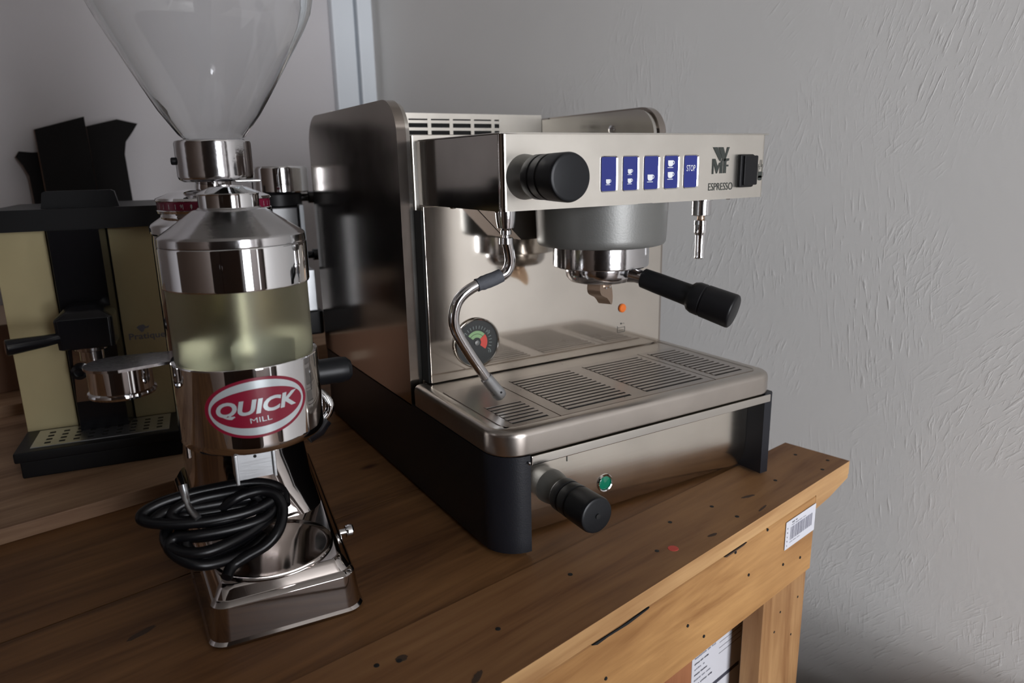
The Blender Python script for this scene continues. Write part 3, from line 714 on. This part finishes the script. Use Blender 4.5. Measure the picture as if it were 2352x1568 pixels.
for a_ in ((.3065, .3200, .1625, .1631), (.3065, .3071, .1625, .1715), (.3194, .3200, .1625, .1700), (.3085, .3180, .1650, .1655), (.3065, .3200, .1690, .1695), (.3135, .3190, .1745, .1749)): box(bm, a_[0], a_[1], y_, y_+.0003, a_[2], a_[3])
lathe(bm, [(.0013, 0), (.0013, -.0003)], (.3130, .1962, .1747), 12, axis='Y'); part('level_symbol', bm, M['dark_print'], mc, 0)

# ------------------------------------------------------------------ doser grinder (own frame)
gr = thing('coffee_grinder', 'chrome doser grinder with clear funnel hopper and red oval sticker, nearest the camera', 'coffee grinder', (-.2095, .009, 0), R(-4.5))
AX, AY = -.0065, .0605       # doser axis
CX, CY = -.0083, .1805       # grinding column axis
bm = B(); rings = []
def gring(z, hf, hb, y0, y1, r, rb=None):
    """rounded quad, half width hf at the front and hb at the back"""
    out = []
    o = rrect(-1, 1, 0, 1, .0001, 8)
    n = 8; rb = rb or r; L = y1-y0
    for (sx, sy, a0, q) in ((-1, 0, 180, r), (1, 0, 270, r), (1, 1, 0, rb), (-1, 1, 90, rb)):
        hw_ = hf if sy == 0 else hb
        cx = sx*(hw_-q); cy = y0+q if sy == 0 else y1-q
        for k in range(n+1):
            a = R(a0+90*k/n); out.append((cx+q*math.cos(a), cy+q*math.sin(a), z))
    return out
def cring(z, r, cx=CX, cy=CY):
    out = []
    for a0 in (180, 270, 0, 90):
        for k in range(9):
            a = R(a0+90*k/8); out.append((cx+r*math.cos(a), cy+r*math.sin(a), z))
    return out
rings = [gring(.0, .0655, .083, .001, .33, .016), gring(.0025, .0672, .0845, .000, .332, .016), gring(.005, .0655, .083, .0020, .33, .016), gring(.0056, .0654, .083, .0020, .33, .016), gring(.0352, .0621, .0796, .0032, .322, .014), gring(.036, .0620, .0795, .0034, .322, .014),
         gring(.0385, .0605, .078, .0060, .321, .014), gring(.0392, .0588, .0772, .0078, .320, .013), gring(.0400, .0582, .0767, .0086, .320, .013), gring(.0470, .0545, .073, .0120, .316, .012), gring(.0495, .0515, .071, .0150, .314, .011)]
bt = [(x*.985, y, z) for x, y, z in gring(.0500, .0505, .070, .0165, .312, .011)]
rings += [bt]
def mixr(a, b, t, z): return [(p[0]*(1-t)+q[0]*t, p[1]*(1-t)+q[1]*t, z) for p, q in zip(a, b)]
g2 = gring(0, .060, .066, .116, .300, .03, .05)
rings += [mixr(g2, g2, 0, .0506), mixr(g2, cring(0, .058), .15, .060), mixr(g2, cring(0, .0585), .5, .080), mixr(g2, cring(0, .059), .85, .115), cring(.150, .0592), cring(.330, .0592), cring(.338, .0585)]
loft(bm, rings); part('body', bm, M['base_metal'], gr, 28)
bm = B(); lathe(bm, [(.0585, .3365), (.0605, .3385), (.0605, .3445), (.0585, .3475), (.0500, .3530), (.0490, .3560)], (CX, CY, 0), 72); part('adjusting_plate', bm, M['chrome'], gr)
bm = B(); lathe(bm, [(.0490, .3555), (.0520, .3568), (.0525, .3590), (.0512, .3600)], (CX, CY, 0), 64, False); cr_ = part('adjusting_ring', bm, M['chrome'], gr)
bm = B(); lathe(bm, [(.0510, .3596), (.0513, .3600), (.0513, .3672), (.0510, .3676)], (CX, CY, 0), 64, False); part('scale_band', bm, M['red_band'], cr_)
bm = B()
for k in range(0, 360, 9):
    a = R(k); c_, s_ = math.cos(a), math.sin(a); q = .0514
    v = [bm.verts.new((CX+q*c_-t*s_, CY+q*s_+t*c_, z)) for t, z in ((-.0003, .361), (.0003, .361), (.0003, .3655), (-.0003, .3655))]; bm.faces.new(v)
part('scale_mark', bm, M['silver_print'], cr_, 0)
for k, t in enumerate('98765'):
    a = R(232+11*k); place_text('lettering', t, .0045, None, M['silver_print'], cr_, (CX+.0515*math.cos(a), CY+.0515*math.sin(a), .3637), (-math.sin(a), math.cos(a), 0), (0, 0, 1))
bm = B(); lathe(bm, [(.0512, .3672), (.0525, .3682), (.0515, .3705), (.0400, .3750), (.0250, .3775), (.0160, .3780), (.0150, .3850)], (CX, CY, 0), 64); part('adjusting_cap', bm, M['chrome'], gr)
bm = B(); lathe(bm, [(.0130, .376), (.0130, .3842), (.0300, .3846), (.0335, .3870), (.0345, .3900), (.0345, .4200), (.0335, .4222), (.0310, .4230), (.0270, .4225), (.0270, .400)], (CX, CY, 0), 64)
hn = part('hopper_neck', bm, M['chrome_worn'], gr)
hn.location = (.0045, 0, 0)
bm = B(); box(bm, CX+.012, CX+.036, CY-.037, CY-.030, .3835, .3860, .001); part('locking_tab', bm, M['chrome'], hn)
bm = B(); lathe(bm, [(.0035, -.0335), (.0035, -.0375), (.0028, -.0385), (.0001, -.0388)], (CX+.0, CY, .404), 16, axis='X'); part('lock_screw', bm, M['black'], hn)
# clear hopper, shell with an inside and an outside
bm = B()
outp = [(.0255, .4040), (.0255, .4230), (.0300, .4270), (.0450, .4475), (.0587, .4710), (.0745, .4990), (.0890, .5250), (.0960, .5400), (.0990, .5530), (.1000, .5680), (.1000, .6500)]
inp = [(r-.0022, z) for r, z in outp[::-1]]
lathe(bm, outp + inp, (CX, CY, 0), 96, cap=False)
# close the two rims
bm.verts.ensure_lookup_table(); n = 96; K = len(outp)+len(inp)
for i in range(n):
    j = (i+1) % n; bm.faces.new((bm.verts[(K-1)*n+i], bm.verts[(K-1)*n+j], bm.verts[j], bm.verts[i]))
hp_ = part('hopper', bm, M['hopper'], gr, 40)
hp_.location = (.0045-.42*math.sin(R(2.0)), 0, 0); hp_.rotation_euler = (0, R(2.0), 0)
bm = B(); lathe(bm, [(.0945, .648), (.1030, .649), (.1040, .652), (.1040, .658), (.0, .662)], (CX, CY, 0), 64); hl_ = part('hopper_lid', bm, M['black'], gr); hl_.location = hp_.location; hl_.rotation_euler = hp_.rotation_euler
# doser
DR = .0605
bm = B(); lathe(bm, [(.030, .1665), (.0540, .1670), (.0580, .1685), (DR-.0002, .1720), (DR, .1760), (DR, .2395), (DR-.0008, .2408), (.0572, .2410), (.0570, .2380)], (AX, AY, 0), 96); dz = part('doser', bm, M['chrome'], gr, label='chrome doser drum')
bm = B(); lathe(bm, [(.0568, .2390), (.0568, .3045), (.0548, .3045), (.0548, .2390)], (AX, AY, 0), 96, False); part('doser_window', bm, M['window'], gr)
bm = B(); lathe(bm, [(.0545, .2405), (.012, .2412), (.0105, .246), (.0095, .250), (.0095, .300), (.004, .303)], (AX, AY, 0), 48)
for k in range(6):
    a = R(60*k+12); c_, s_ = math.cos(a), math.sin(a); vs = box(bm, .006, .052, -.0006, .0006, .2412, .2580); xf(bm, vs, Matrix.Translation((AX, AY, 0)) @ Matrix.Rotation(a, 4, 'Z'))
part('doser_vane', bm, M['alu'], gr)
bm = B(); lathe(bm, [(.0560, .3020), (.0585, .3022), (.0590, .3035), (.0590, .3345), (.0582, .3358), (.0560, .3362)], (AX, AY, 0), 96); part('doser_band', bm, M['chrome'], gr)
bm = B(); lathe(bm, [(.0555, .3358), (.0584, .3362), (.0586, .3372), (.0583, .3425), (.0572, .3440), (.0560, .3446), (.0290, .3632), (.0255, .3640), (.0245, .3650), (.0243, .3655)], (AX, AY, 0), 96)
ld_ = part('doser_lid', bm, M['chrome_worn'], gr, 30)
bm = B(); lathe(bm, [(.0238, .3640), (.0240, .3745), (.0245, .3762), (.0235, .3772), (.0150, .3815), (.0120, .3822), (.0002, .3832)], (AX, AY, 0), 64); part('lid_knob', bm, M['chrome'], ld_, 30)
# sticker wrapped on the drum
SA = R(269.5); SZ = .2085
def wrap(bm, r, rot=R(2.5), cut=True):
    if cut:
        for k in range(-12, 13):
            g = bm.verts[:]+bm.edges[:]+bm.faces[:]
            bmesh.ops.bisect_plane(bm, geom=g, plane_co=(k*.0036, 0, 0), plane_no=(1, 0, 0))
    c_, s_ = math.cos(rot), math.sin(rot)
    for v in bm.verts:
        u, w_ = v.co.x*c_-v.co.y*s_, v.co.x*s_+v.co.y*c_
        a = SA+u/DR; v.co = Vector((AX+r*math.cos(a), AY+r*math.sin(a), SZ+w_))
def flat(bm, name, mat, r, par):
    wrap(bm, r); me = bpy.data.meshes.new(name); bm.to_mesh(me); bm.free(); return link(name, me, mat, par, 40)
def ell(a, b, n=72):
    bm = B(); bm.faces.new([bm.verts.new((a*math.cos(2*PI*k/n), b*math.sin(2*PI*k/n), 0)) for k in range(n)]); return bm
st = flat(ell(.0430, .0252), 'oval_sticker', M['crimson'], DR+.0003, gr); st['label'] = 'crimson and silver oval sticker'
flat(ell(.0395, .0228), 'silver_oval', M['silver_print'], DR+.0006, st)
flat(ell(.0373, .0162), 'crimson_oval', M['crimson'], DR+.0009, st)
tm = text_bm('QUICK', .0165, .0655, shear=.22, bold=.0006)
for v in tm.verts: v.co.y = v.co.y*.98+.0005
flat(tm, 'lettering', M['silver_print'], DR+.0012, st)
tm = text_bm('MILL', .0062, .0168, shear=0.)
for v in tm.verts: v.co.x += .0005; v.co.y -= .0098
flat(tm, 'lettering', M['silver_print'], DR+.0012, st)
# fork below the doser
bm = B(); z0, z1 = .1460, .1690; fx0, fx1, fy = -.0315, .0040, .0075
box(bm, fx0+.004, fx1-.004, fy, fy+.0012, z0, z1); box(bm, fx0+.0015, fx0+.0042, fy-.003, fy+.024, z0-.003, z1, .0006); box(bm, fx1-.0042, fx1-.0015, fy-.003, fy+.024, z0-.001, z1, .0006)
fk = part('fork_bracket', bm, M['alu'], gr)
bm = B(); lathe(bm, [(.0014, .0002), (.0014, -.0003), (.0002, -.0004)], (-.0135, fy, .1650), 12, axis='Y'); part('bracket_hole', bm, M['dark_void'], fk)
# tamper on its arm at the left
bm = B(); plate = [( -.0610, .106), (-.1050, .1115)] + [(-.1052+.0265*math.cos(R(a)), .0850+.0265*math.sin(R(a))) for a in range(90, 271, 12)] + [(-.1050, .0580), (-.0625, .0680)]
prism(bm, plate, .2372, .2396); bevel_rim(bm, .0006, 2, 60); ta = part('tamper_arm', bm, M['chrome_worn'], gr)
bm = B(); box(bm, -.0645, -.0600, .0665, .107, .150, .2385, .0015); part('arm_bracket', bm, M['chrome_worn'], ta)
bm = B(); lathe(bm, [(.0245, .2374), (.0245, .2180), (.0262, .2168), (.0266, .2150), (.0255, .2130), (.0230, .2122), (.0002, .2120)], (-.1052, .0850, 0), 64); part('tamper', bm, M['chrome'], ta)
# dosing lever and black grip at the right
bm = B(); tube(bm, spline([(.040, .1, .190), (.058, .088, .186), (.0655, .083, .176), (.064, .083, .166), (.055, .083, .158)], 6), .0042, 14); lv = part('dosing_lever', bm, M['chrome'], gr)
bm = B(); tube(bm, [(.058, .084, .162), (.050, .082, .154), (.040, .080, .149)], [.0105, .0115, .010], 20); part('lever_knob', bm, M['black_gloss'], lv)
bm = B(); lathe(bm, [(.0100, .045), (.0118, .050), (.0120, .056)], (0, .115, .197), 32, axis='X'); part('side_grip', bm, M['black'], gr) if False else bm.free()
bm = B(); lathe(bm, [(.0125, .046), (.0128, .060), (.0132, .085), (.0122, .0925), (.0085, .0965), (.0002, .0978)], (0, .1165, .1975), 36, axis='X'); part('side_grip', bm, M['knob_black'], gr)
bm = B(); lathe(bm, [(.0035, .066), (.0035, .0735), (.0062, .0738), (.0066, .0760), (.0066, .0800), (.0055, .0815), (.0002, .0818)], (0, .097, .030), 24, axis='X'); part('side_screw', bm, M['chrome'], gr)
# dish let into the base
bm = B(); lathe(bm, [(.0535, .0500), (.0545, .0512), (.0535, .0522), (.0505, .0512), (.0480, .0508), (.0400, .0505), (.0002, .0504)], (-.0020, .0600, 0), 72); 
for v in bm.verts: v.co.z += .0
part('catch_dish', bm, M['base_metal'], gr)
# power cord coiled on the dish
pc = thing('power_cord', 'coiled black power cord lying on the grinder dish below the fork', 'power cord')
LA = [(-0.194, 0.0589, 0.0952), (-0.193, 0.0708, 0.1041), (-0.203, 0.0768, 0.1116), (-0.2227, 0.0808, 0.1161), (-0.2452, 0.0827, 0.1168), (-0.2708, 0.083, 0.117), (-0.2924, 0.0819, 0.1154), (-0.307, 0.0786, 0.1114), (-0.3086, 0.0731, 0.1073), (-0.2956, 0.0672, 0.1029), (-0.2725, 0.0622, 0.0992), (-0.2444, 0.0599, 0.0974), (-0.218, 0.0608, 0.0981), (-0.1967, 0.066, 0.1027),
      (-0.1948, 0.0757, 0.0983), (-0.2041, 0.0823, 0.1036), (-0.2235, 0.0831, 0.104), (-0.247, 0.0826, 0.1026), (-0.2687, 0.0824, 0.1036), (-0.2849, 0.078, 0.0979), (-0.2936, 0.0681, 0.0925), (-0.2924, 0.0557, 0.0856), (-0.2805, 0.0461, 0.0804), (-0.2639, 0.043, 0.0786), (-0.2417, 0.0464, 0.0805), (-0.2215, 0.0529, 0.0841), (-0.2039, 0.0609, 0.0885), (-0.1960, 0.0698, 0.0945)]
LC = [(-0.2500, 0.0715, 0.0990), (-0.2369, 0.0685, 0.1080), (-0.2256, 0.0685, 0.1110), (-0.2103, 0.0669, 0.1110), (-0.2004, 0.0618, 0.1054), (-0.1974, 0.0539, 0.0944), (-0.2049, 0.0421, 0.0820), (-0.2173, 0.0384, 0.0725), (-0.2359, 0.0379, 0.0665), (-0.2480, 0.0365, 0.0620), (-0.2547, 0.0286, 0.0575)]
LD = [(-0.3041, 0.0701, 0.1046), (-0.2901, 0.076, 0.109), (-0.2689, 0.0743, 0.1073), (-0.2395, 0.0728, 0.1056), (-0.2132, 0.0713, 0.1034), (-0.2009, 0.0641, 0.0971), (-0.2124, 0.056, 0.090), (-0.2392, 0.0536, 0.0882), (-0.2704, 0.0558, 0.0894), (-0.2868, 0.0599, 0.0904), (-0.293, 0.0567, 0.0865), (-0.2880, 0.0489, 0.0782), (-0.2747, 0.0408, 0.0701), (-0.2574, 0.0406, 0.067), (-.235, .045, .067), (-.215, .055, .072)]
bm = B(); tube(bm, spline(LA, 6), .0050, 14); part('cable', bm, M['rubber'], pc)
bm = B(); tube(bm, spline(LD, 6), .0050, 14); part('cable', bm, M['rubber'], pc)
bm = B(); tube(bm, spline(LC, 6), .0050, 14); part('cable', bm, M['rubber'], pc)
LF = [(x*.80-.245*.20, y*.85+.010, z*.92+.002) for x, y, z in LA[14:]]
bm = B(); tube(bm, spline(LF, 6), .0050, 14); part('cable', bm, M['rubber'], pc)
LG = [(x*.62-.25*.38, y*.7+.018, z*.9+.008) for x, y, z in LA[:14]]
bm = B(); tube(bm, spline(LG, 6), .0050, 14); part('cable', bm, M['rubber'], pc)
LE = [(x*.72-.245*.28, y*.8+.012, z*.85+.010) for x, y, z in LD]
bm = B(); tube(bm, spline(LE, 6), .0050, 14); part('cable', bm, M['rubber'], pc)
bm = B(); tube(bm, spline([(-.2740, .082, .1275), (-.2735, .078, .119), (-.2728, .071, .1115), (-.2700, .064, .106), (-.2672, .0585, .1035)], 5), [.0035]*9+[.003]*12, 12); part('cable_tie', bm, M['alu'], pc)

# ------------------------------------------------------------------ gold and black home espresso machine
bz = thing('home_espresso_machine', 'small black home espresso machine with gold front panels, behind the grinder at left', 'espresso machine', (-.4306, .478, .0176), R(-8))
bm = B(); box(bm, .004, .192, .004, .30, .0, .0225, .002); box(bm, -.001, .197, -.001, .10, .0225, .0365, .0025); box(bm, .0, .196, .098, .30, .022, .0365, .002); part('base', bm, M['black'], bz)
bm = B(); box(bm, .016, .178, .012, .080, .0362, .0375, .0005)
dt = part('drip_grate', bm, M['alu'], bz)
bm = B()
for i in range(9):
    for j in range(4):
        x = .030+.0165*i; y = .022+.0135*j; vs = box(bm, x, x+.007, y, y+.005, .0374, .0378)
part('drain_hole', bm, M['dark_void'], dt, 0)
bm = B(); box(bm, .0005, .0610, .0855, .0885, .0362, .3060, .001); part('gold_panel', bm, M['brass'], bz)
bm = B(); box(bm, .1325, .1935, .0855, .0885, .0362, .3060, .001); part('gold_panel', bm, M['brass'], bz)
bm = B(); box(bm, .0, .194, .0888, .30, .0362, .3060, .002); part('housing', bm, M['black'], bz)
bm = B()
prism(bm, [(.0620, .0862), (.0680, .055), (.1260, .055), (.1315, .0862)], .0362, .3060); part('column', bm, M['black_gloss'], bz, 20)
bm = B(); loft(bm, [[(x, y, z) for x, y in rrect(.067-i, .131+i, .004-i*1.2, .06, .006, 4)] for z, i in ((.214, -.014), (.2005, .0), (.1975, .001), (.1615, .0), (.1600, -.002))]); part('brew_head', bm, M['black_gloss'], bz, 40)
bm = B(); tube(bm, [(.070, .010, .177), (.055, .000, .1765), (.018, -.012, .175), (.0165, -.0125, .175)], [.0065, .0075, .0100, .008], 24); part('filter_handle', bm, M['black_gloss'], bz)
bm = B(); lathe(bm, [(.019, .0), (.019, -.006), (.0145, -.008), (.0145, -.020), (.004, -.021)], (.099, .033, .1605), 32); part('filter_holder', bm, M['chrome_worn'], bz)
bm = B(); prism(bm, [(.070, .080), (.075, .158), (.105, .158), (.105, .080)], .048, .0545, 'Y'); part('steel_plate', bm, M['chrome_worn'], bz)
bm = B(); lathe(bm, [(.010, 0), (.010, -.007), (.006, -.008), (.006, -.004), (.0001, -.0035)], (.0795, .048, .122), 24, axis='Y'); part('steam_nut', bm, M['black_gloss'], bz)
bm = B(); prism(bm, rrect(-.006, .200, .3060, .3330, .004, 4), .070, .300, 'Y')
for v in bm.verts:
    if v.co.z > .32: v.co.y += .006 if v.co.y < .1 else -.006
part('lid', bm, M['black'], bz, 30)
bm = B(); prism(bm, [(.058, .332), (.062, .3530), (.066, .3550), (.142, .3550), (.146, .3530), (.150, .332)], .100, .112, 'Y'); bevel_rim(bm, .001, 2, 40); part('handle', bm, M['black'], bz)
place_text('lettering', 'Pratique', .0125, .046, M['grey_ink'], bz, (.1620, .0851, .1525), (1, 0, 0), (0, 0, 1), bold=.0002)
bm = B(); y_ = .0851
prism(bm, [(.1530, .1625), (.1500, .1665), (.1530, .1690), (.1590, .1700), (.1620, .1665), (.1660, .1680), (.1650, .1650), (.1600, .1640), (.1580, .1600), (.1555, .1590)], y_, y_+.0003, 'Y'); part('emblem', bm, M['grey_ink'], bz, 0)
bm = B(); lathe(bm, [(.007, 0), (.007, -.003), (.005, -.005), (.0001, -.0055)], (.163, .0855, .122), 24, axis='Y'); part('switch_knob', bm, M['black'], bz)

# ------------------------------------------------------------------ cardboard boxes behind
def carton(name, label, loc, rz, sx, sy, sz, slots=True, grp=None):
    t = thing(name, label, 'cardboard box', loc, rz, grp)
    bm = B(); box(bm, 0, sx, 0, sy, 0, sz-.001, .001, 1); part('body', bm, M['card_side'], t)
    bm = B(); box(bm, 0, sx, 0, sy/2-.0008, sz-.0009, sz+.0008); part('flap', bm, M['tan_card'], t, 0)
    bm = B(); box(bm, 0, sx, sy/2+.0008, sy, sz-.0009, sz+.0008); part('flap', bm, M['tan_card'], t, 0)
    if slots:
        for fx in (.35, .75):
            bm = B(); prism(bm, rrect(sx*fx, sx*fx+.010, sy*.16, sy*.40, .005, 4), sz+.0008, sz+.0011); part('hand_slot', bm, M['card_side'], t, 0)
        bm = B(); prism(bm, rrect(sx*.62, sx*.82, sz*.60, sz*.72, .004, 4), -.0004, .0, 'Y'); part('hand_slot', bm, M['tan_card'], t, 0)
    return t
carton('cardboard_box', 'low tan cardboard box between the grinder and the stainless machine', (-.188, .585, .0), 0, .173, .235, .126)
carton('cardboard_box', 'brown cardboard box at the left edge, behind the gold machine', T2W((-1.15, 1.07, .0365)), TA, .62, .22, .115, False)

# ------------------------------------------------------------------ third machine: small grinder on the low box
s3 = thing('coffee_grinder', 'small black and white grinder with chrome cap, half hidden between the larger machines', 'coffee grinder', (-.032, .645, .1270), R(-4))
bm = B(); box(bm, -.044, .044, -.050, .060, 0, .040, .004); part('base', bm, M['black'], s3)
bm = B(); box(bm, -.024, .020, -.046, .045, .040, .210, .004); part('column', bm, M['black_gloss'], s3)
bm = B(); box(bm, -.040, -.0245, -.044, .045, .040, .190, .002); part('side_panel', bm, M['white_paint'], s3, label='white side panel')
bm = B(); box(bm, .0205, .028, -.044, .045, .110, .212, .002); part('side_panel', bm, M['white_paint'], s3, label='white side panel')
bm = B(); box(bm, .012, .036, -.050, .040, .040, .108, .002); part('front_cover', bm, M['alu'], s3)
bm = B(); lathe(bm, [(.034, .208), (.040, .211), (.0405, .228), (.037, .232)], (-.006, 0, 0), 48); part('collar', bm, M['black'], s3)
bm = B(); lathe(bm, [(.0430, .2315), (.0445, .233), (.0445, .268), (.042, .272), (.0002, .2735)], (.002, 0, 0), 48); part('cap', bm, M['chrome'], s3)
for z in (.222, .128):
    bm = B(); lathe(bm, [(.006, .03), (.006, .042), (.0095, .043), (.0095, .053), (.0002, .055)], (0, -.01, z), 20, axis='X'); part('knob', bm, M['black_gloss'], s3)

# ------------------------------------------------------------------ dark boards leaning on the back wall
def board(name, label, poly, X, dy, mat=M['board_dark'], th=.012, grp='dark boards leaning on the wall'):
    t = thing(name, label, 'board', T2W((X, 1.262+dy, .1525)), TA, grp, None)
    t.rotation_euler = (R(-6), 0, TA)
    bm = B(); prism(bm, poly, 0, th, 'Y'); bm.normal_update()
    for f in bm.faces: f.material_index = 1 if abs(f.normal.y) < .5 else 0
    part('panel', bm, [mat, M['ply_edge']], t, 0)
h = .0
board('shaped_board', 'leftmost dark board, with one flared corner, leaning on the back wall', [(.010, 0), (.14, 0), (.14, .29), (.020, .285), (-.001, .287), (-.008, .277), (.001, .260), (.008, .240)], -.685, .030)
board('plain_board', 'tallest dark rectangular board leaning against the back wall', [(0, 0), (.088, 0), (.088, .353), (.0, .327)], -.6585, .0)
board('shaped_board', 'right dark board with flared corner and bare plywood edge, leaning on the back wall', [(0, 0), (.062, 0), (.062, .280), (.068, .305), (.084, .325), (.096, .342), (.080, .345), (.058, .350), (.0, .335)], -.5670, .012, th=.014)
